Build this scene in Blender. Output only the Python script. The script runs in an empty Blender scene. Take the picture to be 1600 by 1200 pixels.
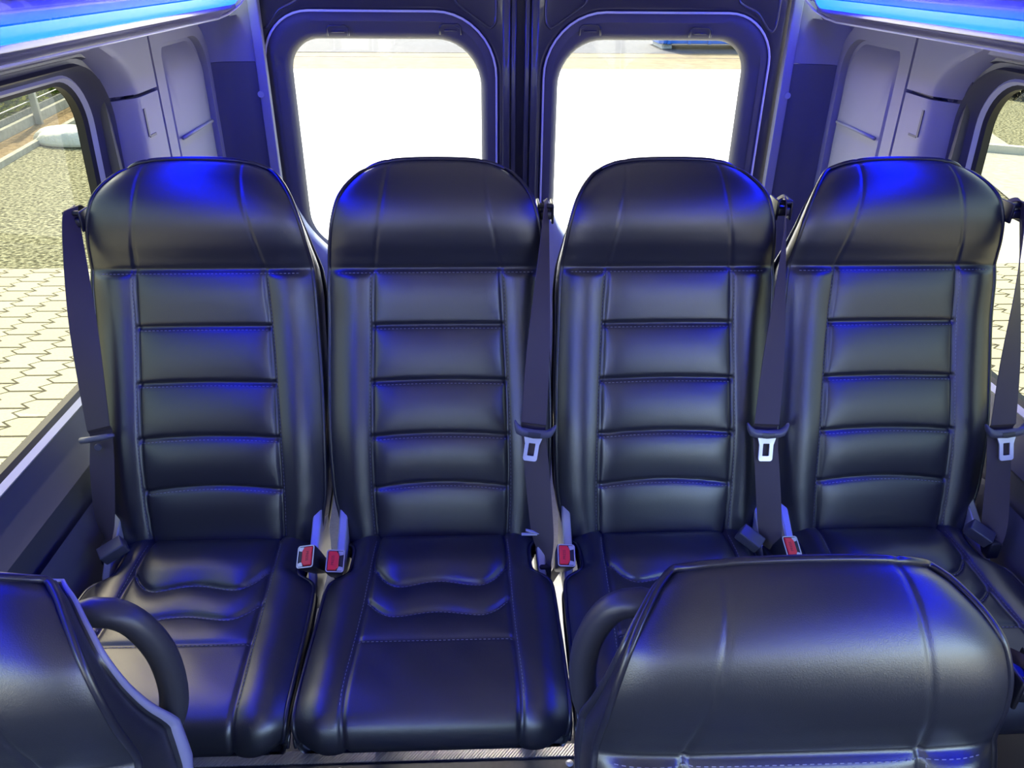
import bpy, math, random
import numpy as np
from mathutils import Vector, Matrix
random.seed(7)
sc = bpy.context.scene
col = sc.collection
PI = math.pi

# ------------------------------------------------------------------ camera
cam_d = bpy.data.cameras.new('camera'); cam = bpy.data.objects.new('camera', cam_d); col.objects.link(cam)
CAM = Vector((-.137, 0, 1.66)); YAW, ROLL, PITCH = [math.radians(a) for a in (2.404, -.5237, 28.705)]
f = Vector((math.sin(YAW)*math.cos(PITCH), math.cos(YAW)*math.cos(PITCH), -math.sin(PITCH)))
r = Vector((math.cos(YAW), -math.sin(YAW), 0)); d = f.cross(r)
r2 = r*math.cos(ROLL)+d*math.sin(ROLL); d2 = -r*math.sin(ROLL)+d*math.cos(ROLL)
cam.matrix_world = Matrix(((r2.x, -d2.x, -f.x, CAM.x), (r2.y, -d2.y, -f.y, CAM.y), (r2.z, -d2.z, -f.z, CAM.z), (0, 0, 0, 1)))
cam_d.sensor_fit = 'HORIZONTAL'; cam_d.sensor_width = 36; cam_d.lens = 36*1208/1600; cam_d.clip_start = .02; cam_d.clip_end = 400
sc.camera = cam

# ------------------------------------------------------------------ world, sun, exposure
w = bpy.data.worlds.new('world'); sc.world = w; w.use_nodes = True
nt = w.node_tree; bg = nt.nodes['Background']
sky = nt.nodes.new('ShaderNodeTexSky'); sky.sky_type = 'NISHITA'; sky.sun_disc = False
sky.sun_elevation = math.radians(42); sky.sun_rotation = math.radians(-20); sky.air_density = 1.0; sky.dust_density = 2.5
nt.links.new(sky.outputs[0], bg.inputs[0]); bg.inputs[1].default_value = .28
sun_d = bpy.data.lights.new('sun', 'SUN'); sun = bpy.data.objects.new('sun', sun_d); col.objects.link(sun)
sun_d.energy = 4.0; sun_d.angle = math.radians(.6); sun_d.color = (1, .95, .86)
SUN_TO = Vector((-.25, 1.0, .95))      # towards the sun: behind the van, high
sun.rotation_euler = SUN_TO.to_track_quat('Z', 'Y').to_euler(); sun.location = (0, 8, 9)
sc.view_settings.view_transform = 'Standard'; sc.view_settings.look = 'None'; sc.view_settings.gamma = 1
sc.view_settings.use_curve_mapping = False
sc.view_settings.exposure = 3.3
sc.cycles.use_denoising = True
sc.cycles.max_bounces = 10; sc.cycles.diffuse_bounces = 5; sc.cycles.glossy_bounces = 5; sc.cycles.transparent_max_bounces = 16
sc.cycles.sample_clamp_indirect = 8
sc.cycles.caustics_reflective = False; sc.cycles.caustics_refractive = False

# ------------------------------------------------------------------ materials
def mat(name, base, rough=.5, metal=0, spec=.5, bump=None, emit=None, coat=0, noise=None):
    """bump = (scale, strength, distance); noise = (scale, amount) varies the base colour"""
    m = bpy.data.materials.new(name); m.use_nodes = True; n = m.node_tree.nodes; l = m.node_tree.links
    p = n['Principled BSDF']
    p.inputs['Base Color'].default_value = (*base, 1); p.inputs['Roughness'].default_value = rough
    p.inputs['Metallic'].default_value = metal; p.inputs['Specular IOR Level'].default_value = spec
    p.inputs['Coat Weight'].default_value = coat
    tc = n.new('ShaderNodeTexCoord')
    if bump:
        t = n.new('ShaderNodeTexNoise'); t.inputs['Scale'].default_value = bump[0]; t.inputs['Detail'].default_value = 3
        l.new(tc.outputs['Object'], t.inputs['Vector'])
        b = n.new('ShaderNodeBump'); b.inputs['Strength'].default_value = bump[1]; b.inputs['Distance'].default_value = bump[2]
        l.new(t.outputs[0], b.inputs['Height']); l.new(b.outputs[0], p.inputs['Normal'])
    if noise:
        t = n.new('ShaderNodeTexNoise'); t.inputs['Scale'].default_value = noise[0]; t.inputs['Detail'].default_value = 6
        l.new(tc.outputs['Object'], t.inputs['Vector'])
        mx = n.new('ShaderNodeMix'); mx.data_type = 'RGBA'
        mx.inputs[6].default_value = (*[c*(1-noise[1]) for c in base], 1); mx.inputs[7].default_value = (*[min(1, c*(1+noise[1])) for c in base], 1)
        l.new(t.outputs[0], mx.inputs[0]); l.new(mx.outputs[2], p.inputs['Base Color'])
    if emit:
        p.inputs['Emission Color'].default_value = (*emit[0], 1); p.inputs['Emission Strength'].default_value = emit[1]
    return m

M = {}
M['leather'] = mat('black_leather', (.018, .0185, .020), .34, spec=1.0, bump=(850, .32, .0006))
M['leather2'] = mat('black_leather_side', (.03, .03, .033), .45, spec=.5, bump=(520, .2, .0006))
M['piping'] = mat('black_piping', (.02, .02, .024), .28, spec=.6)
M['thread'] = mat('grey_thread', (.27, .27, .28), .6)
M['shell'] = mat('black_shell_plastic', (.03, .03, .033), .28, spec=.7, bump=(300, .1, .0005))
M['rim'] = mat('led_sheen_lilac', (.26, .26, .36), .4)  # lilac reflection of the blue light strip, put into the base colour
M['handle'] = mat('dark_handle_plastic', (.035, .035, .038), .4, bump=(400, .15, .0005))
M['webbing'] = mat('black_webbing', (.070, .056, .050), .62, spec=.35, bump=(900, .3, .0004))
M['blackpl'] = mat('black_plastic', (.018, .018, .02), .35)
M['chrome'] = mat('chrome', (.80, .81, .83), .3, metal=.35)
M['bracket'] = mat('satin_bracket', (.42, .43, .44), .35, metal=.2)
M['red'] = mat('red_button', (.9, .03, .035), .35)
M['reddark'] = mat('red_lettering', (.25, .01, .01), .5)
M['trim'] = mat('grey_trim_plastic', (.30, .295, .30), .55, bump=(260, .12, .0006))
M['trimdark'] = mat('dark_trim_plastic', (.10, .10, .105), .5, bump=(260, .12, .0006))
M['lower'] = mat('dark_lower_panel', (.075, .075, .08), .5, bump=(260, .12, .0006))
M['sill'] = mat('daylit_sill_lip', (.55, .56, .55), .4)  # daylight through the glass onto the lip is put into its colour
M['doorpaint'] = mat('black_door_paint', (.05, .05, .053), .28, coat=.4)
M['doorframe'] = mat('charcoal_window_frame', (.10, .097, .093), .55, bump=(200, .2, .0006))
M['seal'] = mat('light_rubber_seal', (.85, .85, .80), .5)
M['rubber'] = mat('black_rubber', (.015, .015, .016), .6)
M['doorlow'] = mat('grey_door_panel', (.42, .43, .41), .6, bump=(260, .15, .0006))
M['duct'] = mat('glossy_duct', (.16, .15, .17), .22, coat=.3)
M['ceiling'] = mat('grey_headliner', (.72, .71, .68), .9)
M['floor'] = mat('grey_floor_vinyl', (.025, .025, .028), .5, noise=(60, .3))
M['podium'] = mat('speckled_podium_vinyl', (.06, .06, .068), .5, noise=(90, .35))
M['carpet'] = mat('grey_beige_rear_floor', (.20, .195, .17), .9, bump=(200, .4, .002), noise=(120, .2))
M['frame'] = mat('black_steel_frame', (.03, .03, .033), .4)
M['led'] = mat('led_diffuser', (.1, .2, .6), .4, emit=((.0, .0065, 1.0), 6.6))
M['leddot'] = mat('led_tape', (.5, .5, .6), .4, emit=((.5, .45, 1.0), .4))
M['lip'] = mat('clear_lip', (.7, .7, .74), .25)
M['vanpaint'] = mat('dark_van_paint', (.03, .03, .035), .3)

def glass_mat(name, tint, f0=.04):
    m = bpy.data.materials.new(name); m.use_nodes = True; n = m.node_tree.nodes; l = m.node_tree.links
    n.remove(n['Principled BSDF'])
    t = n.new('ShaderNodeBsdfTransparent'); t.inputs[0].default_value = (*tint, 1)
    g = n.new('ShaderNodeBsdfGlossy'); g.inputs['Roughness'].default_value = .02; g.inputs[0].default_value = (1, 1, 1, 1)
    lw = n.new('ShaderNodeLayerWeight'); pw = n.new('ShaderNodeMath'); pw.operation = 'POWER'; pw.inputs[1].default_value = 5
    fr = n.new('ShaderNodeMath'); fr.operation = 'MULTIPLY_ADD'; fr.inputs[1].default_value = .9 if f0 > .02 else .3; fr.inputs[2].default_value = f0
    l.new(lw.outputs['Facing'], pw.inputs[0]); l.new(pw.outputs[0], fr.inputs[0])
    mx = n.new('ShaderNodeMixShader')
    l.new(fr.outputs[0], mx.inputs[0]); l.new(t.outputs[0], mx.inputs[1]); l.new(g.outputs[0], mx.inputs[2])
    l.new(mx.outputs[0], n['Material Output'].inputs[0]); return m
M['tint'] = glass_mat('tinted_side_glass', (.155, .152, .112), .008)
M['windscreen'] = glass_mat('windscreen_glass', (.62, .64, .63))
M['frontglass'] = glass_mat('clear_front_side_glass', (.9, .92, .9))
M['clear'] = glass_mat('rear_glass', (.50, .51, .49))

def diamond_mat():
    m = mat('tread_strip', (.5, .5, .5), .35, metal=.8); n = m.node_tree.nodes; l = m.node_tree.links
    tc = n.new('ShaderNodeTexCoord'); mp = n.new('ShaderNodeMapping'); mp.inputs['Rotation'].default_value = (0, 0, .7)
    wv = n.new('ShaderNodeTexWave'); wv.inputs['Scale'].default_value = 60
    b = n.new('ShaderNodeBump'); b.inputs['Strength'].default_value = .8; b.inputs['Distance'].default_value = .002
    l.new(tc.outputs['Object'], mp.inputs[0]); l.new(mp.outputs[0], wv.inputs[0]); l.new(wv.outputs[1], b.inputs['Height']); l.new(b.outputs[0], n['Principled BSDF'].inputs['Normal'])
    return m
M['tread'] = diamond_mat()

def ramp_mat(name, scale, stops, rough=.9, bump=0, detail=6, kind='noise'):
    m = bpy.data.materials.new(name); m.use_nodes = True; n = m.node_tree.nodes; l = m.node_tree.links
    p = n['Principled BSDF']; p.inputs['Roughness'].default_value = rough; p.inputs['Specular IOR Level'].default_value = .1
    tc = n.new('ShaderNodeTexCoord')
    t = n.new('ShaderNodeTexNoise' if kind == 'noise' else 'ShaderNodeTexVoronoi'); t.inputs['Scale'].default_value = scale
    if kind == 'noise': t.inputs['Detail'].default_value = detail
    l.new(tc.outputs['Object'], t.inputs['Vector'])
    cr = n.new('ShaderNodeValToRGB'); e = cr.color_ramp.elements
    while len(e) < len(stops): e.new(.5)
    for k, (pos, c) in enumerate(stops): e[k].position = pos; e[k].color = (*c, 1)
    l.new(t.outputs[0], cr.inputs[0]); l.new(cr.outputs[0], p.inputs['Base Color'])
    if bump:
        b = n.new('ShaderNodeBump'); b.inputs['Strength'].default_value = 1; b.inputs['Distance'].default_value = bump
        l.new(t.outputs[0], b.inputs['Height']); l.new(b.outputs[0], p.inputs['Normal'])
    return m
M['gravel'] = ramp_mat('gravel', 26, [(.34, (.06, .06, .035)), (.5, (.22, .22, .145)), (.64, (.42, .42, .29))], bump=.05, detail=8)
M['concrete'] = ramp_mat('pale_concrete', 3, [(.3, (.58, .56, .5)), (.7, (.68, .66, .6))], rough=.6)
M['sand'] = ramp_mat('sandy_strip', 4, [(.3, (.07, .055, .025)), (.7, (.115, .09, .045))])
M['asphalt'] = ramp_mat('asphalt', 8, [(.3, (.022, .023, .024)), (.7, (.045, .046, .047))])
M['hedge'] = ramp_mat('hedge_leaves', 6, [(.38, (.10, .17, .03)), (.5, (.42, .50, .09)), (.62, (.85, .80, .16))])
_h = M['hedge'].node_tree; _p = _h.nodes['Principled BSDF']; _t = _h.nodes.new('ShaderNodeBsdfTranslucent'); _m = _h.nodes.new('ShaderNodeMixShader'); _m.inputs[0].default_value = .55
_h.links.new(_h.nodes['Color Ramp'].outputs[0], _t.inputs[0]); _h.links.new(_p.outputs[0], _m.inputs[1]); _h.links.new(_t.outputs[0], _m.inputs[2]); _h.links.new(_m.outputs[0], _h.nodes['Material Output'].inputs[0])
M['kerb'] = ramp_mat('kerb_concrete', 12, [(.3, (.33, .33, .30)), (.7, (.45, .45, .42))])
M['board'] = ramp_mat('grey_board', 20, [(.3, (.16, .17, .17)), (.7, (.26, .27, .27))])
M['soil'] = ramp_mat('brown_soil', 12, [(.3, (.16, .11, .06)), (.7, (.32, .24, .14))], bump=.03)
M['steel'] = mat('galvanised_steel', (.45, .48, .5), .45, metal=.5)
M['white'] = mat('white_sheeting', (.9, .9, .88), .6, bump=(6, .5, .05))
M['blue'] = mat('blue_container_paint', (.004, .07, .30), .4)
M['pinkpave'] = ramp_mat('pink_paving', 3, [(.35, (.25, .19, .18)), (.6, (.42, .34, .31))])

def paver_mat():
    m = bpy.data.materials.new('interlocking_pavers'); m.use_nodes = True; n = m.node_tree.nodes; l = m.node_tree.links
    p = n['Principled BSDF']; p.inputs['Roughness'].default_value = .85
    tc = n.new('ShaderNodeTexCoord'); sp = n.new('ShaderNodeSeparateXYZ'); l.new(tc.outputs['Object'], sp.inputs[0])
    def mth(op, a, b=None):
        x = n.new('ShaderNodeMath'); x.operation = op
        for k, v in ((0, a), (1, b)):
            if v is None: continue
            if isinstance(v, (int, float)): x.inputs[k].default_value = v
            else: l.new(v, x.inputs[k])
        return x.outputs[0]
    H = .10
    yy = mth('DIVIDE', sp.outputs[1], H)
    tri = mth('PINGPONG', yy, .5)                      # zig inside every course
    xs = mth('ADD', sp.outputs[0], mth('MULTIPLY', tri, .13))
    sm = mth('MULTIPLY', mth('PINGPONG', mth('MULTIPLY', sp.outputs[0], 1/.24), .5), .0)
    cb = n.new('ShaderNodeCombineXYZ'); l.new(xs, cb.inputs[0]); l.new(mth('ADD', sp.outputs[1], sm), cb.inputs[1])
    br = n.new('ShaderNodeTexBrick'); br.inputs['Scale'].default_value = 1; br.offset = .5
    br.inputs['Brick Width'].default_value = .20; br.inputs['Row Height'].default_value = .21
    br.inputs['Mortar Size'].default_value = .010; br.inputs['Mortar Smooth'].default_value = .1
    br.inputs['Color1'].default_value = (.52, .49, .36, 1); br.inputs['Color2'].default_value = (.58, .55, .41, 1); br.inputs['Mortar'].default_value = (.05, .045, .028, 1)
    cb2 = n.new('ShaderNodeCombineXYZ'); l.new(sp.outputs[1], cb2.inputs[0]); l.new(xs, cb2.inputs[1]); l.new(cb2.outputs[0], br.inputs['Vector'])
    t = n.new('ShaderNodeTexNoise'); t.inputs['Scale'].default_value = 60; l.new(tc.outputs['Object'], t.inputs['Vector'])
    mx = n.new('ShaderNodeMix'); mx.data_type = 'RGBA'; mx.blend_type = 'MULTIPLY'; mx.inputs[0].default_value = .35
    l.new(br.outputs[0], mx.inputs[6]); l.new(t.outputs[0], mx.inputs[7]); l.new(mx.outputs[2], p.inputs['Base Color'])
    return m
M['paver'] = paver_mat()

# ------------------------------------------------------------------ mesh helpers
class MB:
    def __init__(s): s.v = []; s.f = []
    def add(s, vs, fs):
        o = len(s.v); s.v += [tuple(p) for p in vs]; s.f += [tuple(o+i for i in q) for q in fs]; return s
    def box(s, x0, x1, y0, y1, z0, z1, b=0):
        if b <= 0:
            vs = [(x, y, z) for x in (x0, x1) for y in (y0, y1) for z in (z0, z1)]
            return s.add(vs, [(0, 1, 3, 2), (4, 6, 7, 5), (0, 4, 5, 1), (2, 3, 7, 6), (0, 2, 6, 4), (1, 5, 7, 3)])
        n = 3; rings = []
        prof = [(b*(1-math.sin(a)), b*(1-math.cos(a))) for a in [PI/2*k/n for k in range(n+1)]]
        lv = [(i, z0+dz) for i, dz in prof] + [(i, z1-dz) for i, dz in reversed(prof)]
        for ins, z in lv:
            rings.append([(x, y, z) for x, y in rrect(x0+ins, x1-ins, y0+ins, y1-ins, max(b-ins, .0004), 3, 1)])
        return s.loft(rings, cap=True)
    def loft(s, rings, closed=True, cap=False):
        n = len(rings[0]); o = len(s.v)
        for q in rings: s.v += [tuple(p) for p in q]
        for a in range(len(rings)-1):
            for i in range(n if closed else n-1):
                j = (i+1) % n
                s.f.append((o+a*n+i, o+a*n+j, o+(a+1)*n+j, o+(a+1)*n+i))
        if cap:
            s.f.append(tuple(o+i for i in reversed(range(n)))); s.f.append(tuple(o+(len(rings)-1)*n+i for i in range(n)))
        return s
    def tube(s, pts, rad, n=8, closed=False, flat=1):
        pts = [Vector(p) for p in pts]; m = len(pts); rings = []
        up = None
        for i, p in enumerate(pts):
            t = (pts[(i+1) % m]-pts[i-1]) if closed else (pts[min(i+1, m-1)]-pts[max(i-1, 0)])
            if t.length < 1e-9: t = Vector((0, 0, 1))
            t.normalize()
            if up is None: up = Vector((0, 0, 1)) if abs(t.z) < .9 else Vector((0, 1, 0))
            a = up-t*up.dot(t)
            if a.length < 1e-6: a = t.orthogonal()
            a.normalize(); up = a; b = t.cross(a)
            rr = rad[i] if isinstance(rad, (list, tuple)) else rad
            rings.append([p+a*math.cos(k*2*PI/n)*rr+b*math.sin(k*2*PI/n)*rr*flat for k in range(n)])
        if closed: rings.append(rings[0])
        return s.loft(rings, cap=not closed)
    def build(s, name, m, parent=None, smooth=True, auto=None):
        me = bpy.data.meshes.new(name); me.from_pydata(s.v, [], s.f); me.validate(); me.update()
        import bmesh
        bm = bmesh.new(); bm.from_mesh(me); bmesh.ops.recalc_face_normals(bm, faces=bm.faces)
        if auto is not None:
            for e in bm.edges:
                if len(e.link_faces) == 2 and e.calc_face_angle(0) > auto: e.smooth = False
        bm.to_mesh(me); bm.free()
        if smooth: me.polygons.foreach_set('use_smooth', [True]*len(me.polygons))
        me.materials.append(m)
        o = bpy.data.objects.new(name, me); col.objects.link(o)
        if parent: o.parent = parent
        return o

def rrect(x0, x1, y0, y1, r, kc=8, ks=4):
    """rounded rectangle; r is one radius or four (x1y1, x0y1, x0y0, x1y0); same point count for equal kc, ks"""
    if not isinstance(r, (list, tuple)): r = [r]*4
    C = [(x1-r[0], y1-r[0], 0, r[0]), (x0+r[1], y1-r[1], PI/2, r[1]), (x0+r[2], y0+r[2], PI, r[2]), (x1-r[3], y0+r[3], 1.5*PI, r[3])]
    out = []
    for k, (cx, cy, a0, rr) in enumerate(C):
        arc = [(cx+rr*math.cos(a0+PI/2*i/kc), cy+rr*math.sin(a0+PI/2*i/kc)) for i in range(kc+1)]
        out += arc
        n = C[(k+1) % 4]; q = (n[0]+n[3]*math.cos(n[2]), n[1]+n[3]*math.sin(n[2])); p = arc[-1]
        for i in range(1, ks): out.append((p[0]+(q[0]-p[0])*i/ks, p[1]+(q[1]-p[1])*i/ks))
    return out

def spline(ctrl, n):
    """Catmull-Rom through control tuples, n samples equally spaced by (y,z) length"""
    c = np.array(ctrl, float); P = np.vstack([2*c[0]-c[1], c, 2*c[-1]-c[-2]]); out = []
    for i in range(1, len(P)-2):
        for t in np.linspace(0, 1, 24, endpoint=False):
            a, b, cc, e = P[i-1], P[i], P[i+1], P[i+2]
            out.append(.5*((2*b)+(-a+cc)*t+(2*a-5*b+4*cc-e)*t*t+(-a+3*b-3*cc+e)*t**3))
    out.append(P[-2]); out = np.array(out)
    s = np.r_[0, np.cumsum(np.hypot(*(np.diff(out[:, :2], axis=0).T)))]
    q = np.linspace(0, s[-1], n)
    return np.stack([np.interp(q, s, out[:, k]) for k in range(out.shape[1])], 1)

def tag(o, label=None, cat=None, group=None, kind=None):
    for k, v in (('label', label), ('category', cat), ('group', group), ('kind', kind)):
        if v: o[k] = v
    return o
def empty(name, loc=(0, 0, 0)):
    o = bpy.data.objects.new(name, None); col.objects.link(o); o.location = loc; o.empty_display_size = .05; return o
def struct(mb, name, m, smooth=True, auto=.6):
    return tag(mb.build(name, m, None, smooth, auto), kind='structure')
def copy_tree(o, parent=None):
    c = o.copy(); col.objects.link(c); c.parent = parent
    for ch in list(o.children): copy_tree(ch, c)
    return c

# ------------------------------------------------------------------ the seat (origin: below the crease, y towards the back of the van)
TH = math.radians(19); BK = Vector((0, math.cos(TH), -math.sin(TH)))   # away from the sitter, square to the backrest
BACK = [(-.006, .425, .186, .126), (.0, .46, .193, .129), (.014, .51, .203, .131), (.028, .559, .210, .1325), (.061, .662, .213, .132), (.104, .761, .212, .129), (.145, .862, .208, .125),
        (.166, .93, .206, .122), (.177, .966, .203, .120), (.176, .985, .201, .117), (.170, 1.02, .196, .111), (.171, 1.06, .189, .103), (.183, 1.10, .177, .096),
        (.205, 1.130, .162, .091), (.232, 1.147, .144, .088), (.252, 1.152, .128, .086)]
HS = [(.966, 0), (.862, .001), (.761, .003), (.662, .006), (.562, .011)]
def sstep(a, b, x):
    t = np.clip((x-a)/(b-a), 0, 1); return t*t*(3-2*t)

def back_surface(NV=230, NU=141):
    S = spline(BACK, NV)
    Y, Z, W, SH = S.T
    dy, dz = np.gradient(Y), np.gradient(Z); L = np.hypot(dy, dz)
    ny, nz = -dz/L, dy/L                                   # outward, towards the sitter
    u = np.linspace(-1, 1, NU)
    U, _ = np.meshgrid(u, Z); Zg = Z[:, None]+0*U; Wg = W[:, None]+0*U; Sg = SH[:, None]+0*U
    X = U*Wg; AX = np.abs(X); a = np.abs(U)
    head = sstep(.93, 1.06, Zg)
    body = 1-sstep(.95, .966, Zg)
    D = -.006*a**2*head
    TOP = sstep(1.09, 1.15, Zg)
    SB = .010*a**5+.005*a**14                              # rounding towards the piping, straight back
    f_ = np.clip((AX-Sg)/(Wg-Sg), 0, 1)
    D += body*.010*np.sin(PI*f_**.9)*(AX > Sg)
    # pads of the centre panel
    pad = np.zeros_like(D)
    for k in range(5):
        zt = HS[k][0]+HS[k][1]*(1-(X/Sg)**2); zb = (HS[k+1][0]+HS[k+1][1]*(1-(X/Sg)**2)) if k < 4 else .44+0*X
        t = np.clip((zt-Zg)/(zt-zb), 0, 1)
        pad += np.where((Zg <= zt) & (Zg > zb), np.sin(PI*t)**.6*(1.15-.4*t), 0)*(.0085 if k else .006)
        if k: D -= .0055*np.exp(-((Zg-zt)/.0042)**2)*(AX < Sg+.002)
        else: D -= .006*np.exp(-((Zg-zt)/.005)**2)*(1-.8*a**4)
    D += pad*np.clip(1-(AX/Sg)**8, 0, 1)
    D -= .0045*np.exp(-((AX-Sg)/.0035)**2)*(1-.72*head)
    D += body*.004*np.sin(PI*np.clip((Zg-.46)/.5, 0, 1))*0
    P = np.stack([X, Y[:, None]+D*ny[:, None]+SB*BK.y, Zg+D*nz[:, None]+SB*BK.z-.012*a**5*TOP], 2)
    Nn = np.stack([0*X, ny[:, None]+0*X, nz[:, None]+0*X], 2)
    return P, Nn, S

CUSH = [(.03, .440, .180, .122), (.008, .462, .184, .122), (-.02, .470, .172, .124), (-.06, .471, .170, .126), (-.092, .470, .174, .127), (-.112, .468, .200, .127), (-.13, .467, .208, .128), (-.18, .465, .211, .129), (-.22, .464, .212, .131), (-.265, .465, .213, .133),
        (-.33, .466, .214, .137), (-.375, .465, .2145, .139), (-.403, .459, .2145, .139), (-.421, .445, .214, .139), (-.430, .425, .212, .138), (-.431, .405, .209, .137), (-.425, .388, .203, .135)]
def cush_surface(NV=190, NU=121):
    S = spline(CUSH, NV); Y, Z, W, SH = S.T
    dy, dz = np.gradient(Y), np.gradient(Z); L = np.hypot(dy, dz)
    ny, nz = dz/L, -dy/L
    u = np.linspace(-1, 1, NU); U, _ = np.meshgrid(u, Z)
    Yg = Y[:, None]+0*U; Wg = W[:, None]+0*U; Sg = SH[:, None]+0*U; X = U*Wg; AX = np.abs(X); a = np.abs(U)
    D = -.016*a**8
    top = sstep(-.43, -.38, Yg)
    f_ = np.clip((AX-Sg)/(Wg-Sg), 0, 1); D += .007*np.sin(PI*f_)*(AX > Sg)
    q = np.clip(AX/Sg, 0, 1)
    sA = -.128-.010*np.cos(PI*2*q)*(q < .5)+.010*(q >= .5)+.042*np.clip((q-.5)*2, 0, 1)**2
    sB = -.198-.007*np.cos(PI*2*q)*(q < .5)+.007*(q >= .5)+.034*np.clip((q-.5)*2, 0, 1)**2
    sA = -.134 + .006*np.cos(PI*q/.6) + .040*np.clip((q-.55)/.45, 0, 1)**2
    sB = -.206 + .005*np.cos(PI*q/.6) + .030*np.clip((q-.55)/.45, 0, 1)**2
    sC = -.267+0*q
    inn = (AX < Sg)
    edge = np.clip(1-q**6, 0, 1)
    t = np.clip((.0-Yg)/(.0-sA), 0, 1); D += np.where((Yg < 0) & (Yg > sA), np.sin(PI*t**1.3)**.7, 0)*.016*edge
    t = np.clip((sA-Yg)/(sA-sB), 0, 1); D += np.where((Yg <= sA) & (Yg > sB), np.sin(PI*t)**.7, 0)*.007*edge
    t = np.clip((sB-Yg)/(sB-sC), 0, 1); D += np.where((Yg <= sB) & (Yg > sC), np.sin(PI*t)**.7, 0)*.004*edge
    for s_, dd in ((sA, .006), (sB, .005), (sC, .0025)): D -= dd*np.exp(-((Yg-s_)/.0042)**2)*inn
    D -= .004*np.exp(-((AX-Sg)/.0038)**2)
    # soft creases in the hide
    D += 0.0005*np.sin(X*60+Yg*25)*np.sin(Yg*34)*top
    P = np.stack([X, Yg+D*ny[:, None], Z[:, None]+D*nz[:, None]], 2)
    N_ = np.stack([0*X, ny[:, None]+0*X, nz[:, None]+0*X], 2)
    return P, N_, S, (sA, sB, sC)

def grid_faces(nv, nu): return [(i*nu+j, i*nu+j+1, (i+1)*nu+j+1, (i+1)*nu+j) for i in range(nv-1) for j in range(nu-1)]
def border(P):
    """left column up, top row, right column down"""
    L = [Vector(p) for p in P[:, 0]]; T = [Vector(p) for p in P[-1, 1:-1]]; R_ = [Vector(p) for p in P[::-1, -1]]
    return L+T+R_
def outward(loop, plane_n):
    out = []; n = len(loop)
    for i in range(n):
        t = loop[min(i+3, n-1)]-loop[max(i-3, 0)]
        t = t-plane_n*t.dot(plane_n)
        o = plane_n.cross(t); 
        if o.length < 1e-9: o = Vector((1, 0, 0))
        out.append(o.normalized())
    if out[5].x > 0: out = [-o for o in out]
    return out
def stitch_line(mb, pts, nrm, dash=.0042, gap=.0034, rad=.0006):
    """short raised threads along a polyline"""
    pts = [Vector(p) for p in pts]; acc = 0; on = True; a = pts[0]; i = 0; cur = [pts[0]]
    seg = []; s = [0]
    for k in range(1, len(pts)): s.append(s[-1]+(pts[k]-pts[k-1]).length)
    def at(q):
        for k in range(1, len(s)):
            if s[k] >= q:
                t = (q-s[k-1])/max(s[k]-s[k-1], 1e-9); return pts[k-1].lerp(pts[k], t)
        return pts[-1]
    q = 0
    while q+dash < s[-1]:
        A, B = at(q), at(q+dash); dr = (B-A).normalized(); sd = dr.cross(nrm).normalized()*rad; up = nrm*rad*1.0
        vs = [A-sd, A+sd, B+sd, B-sd, A+up, B+up]
        mb.add(vs, [(0, 4, 5, 3), (4, 1, 2, 5), (0, 1, 4), (3, 5, 2)])
        q += dash+gap

def surf_line(P, Nn, fn, lift=.0006):
    """fn -> list of (iv, iu) floats; bilinear sample of P raised a little"""
    out = []
    for iv, iu in fn:
        i, j = int(min(max(iv, 0), P.shape[0]-1.001)), int(min(max(iu, 0), P.shape[1]-1.001)); a, b = iv-i, iu-j
        p = (P[i, j]*(1-a)*(1-b)+P[i+1, j]*a*(1-b)+P[i, j+1]*(1-a)*b+P[i+1, j+1]*a*b)+Nn[i, j]*lift
        out.append(p)
    return out

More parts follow.
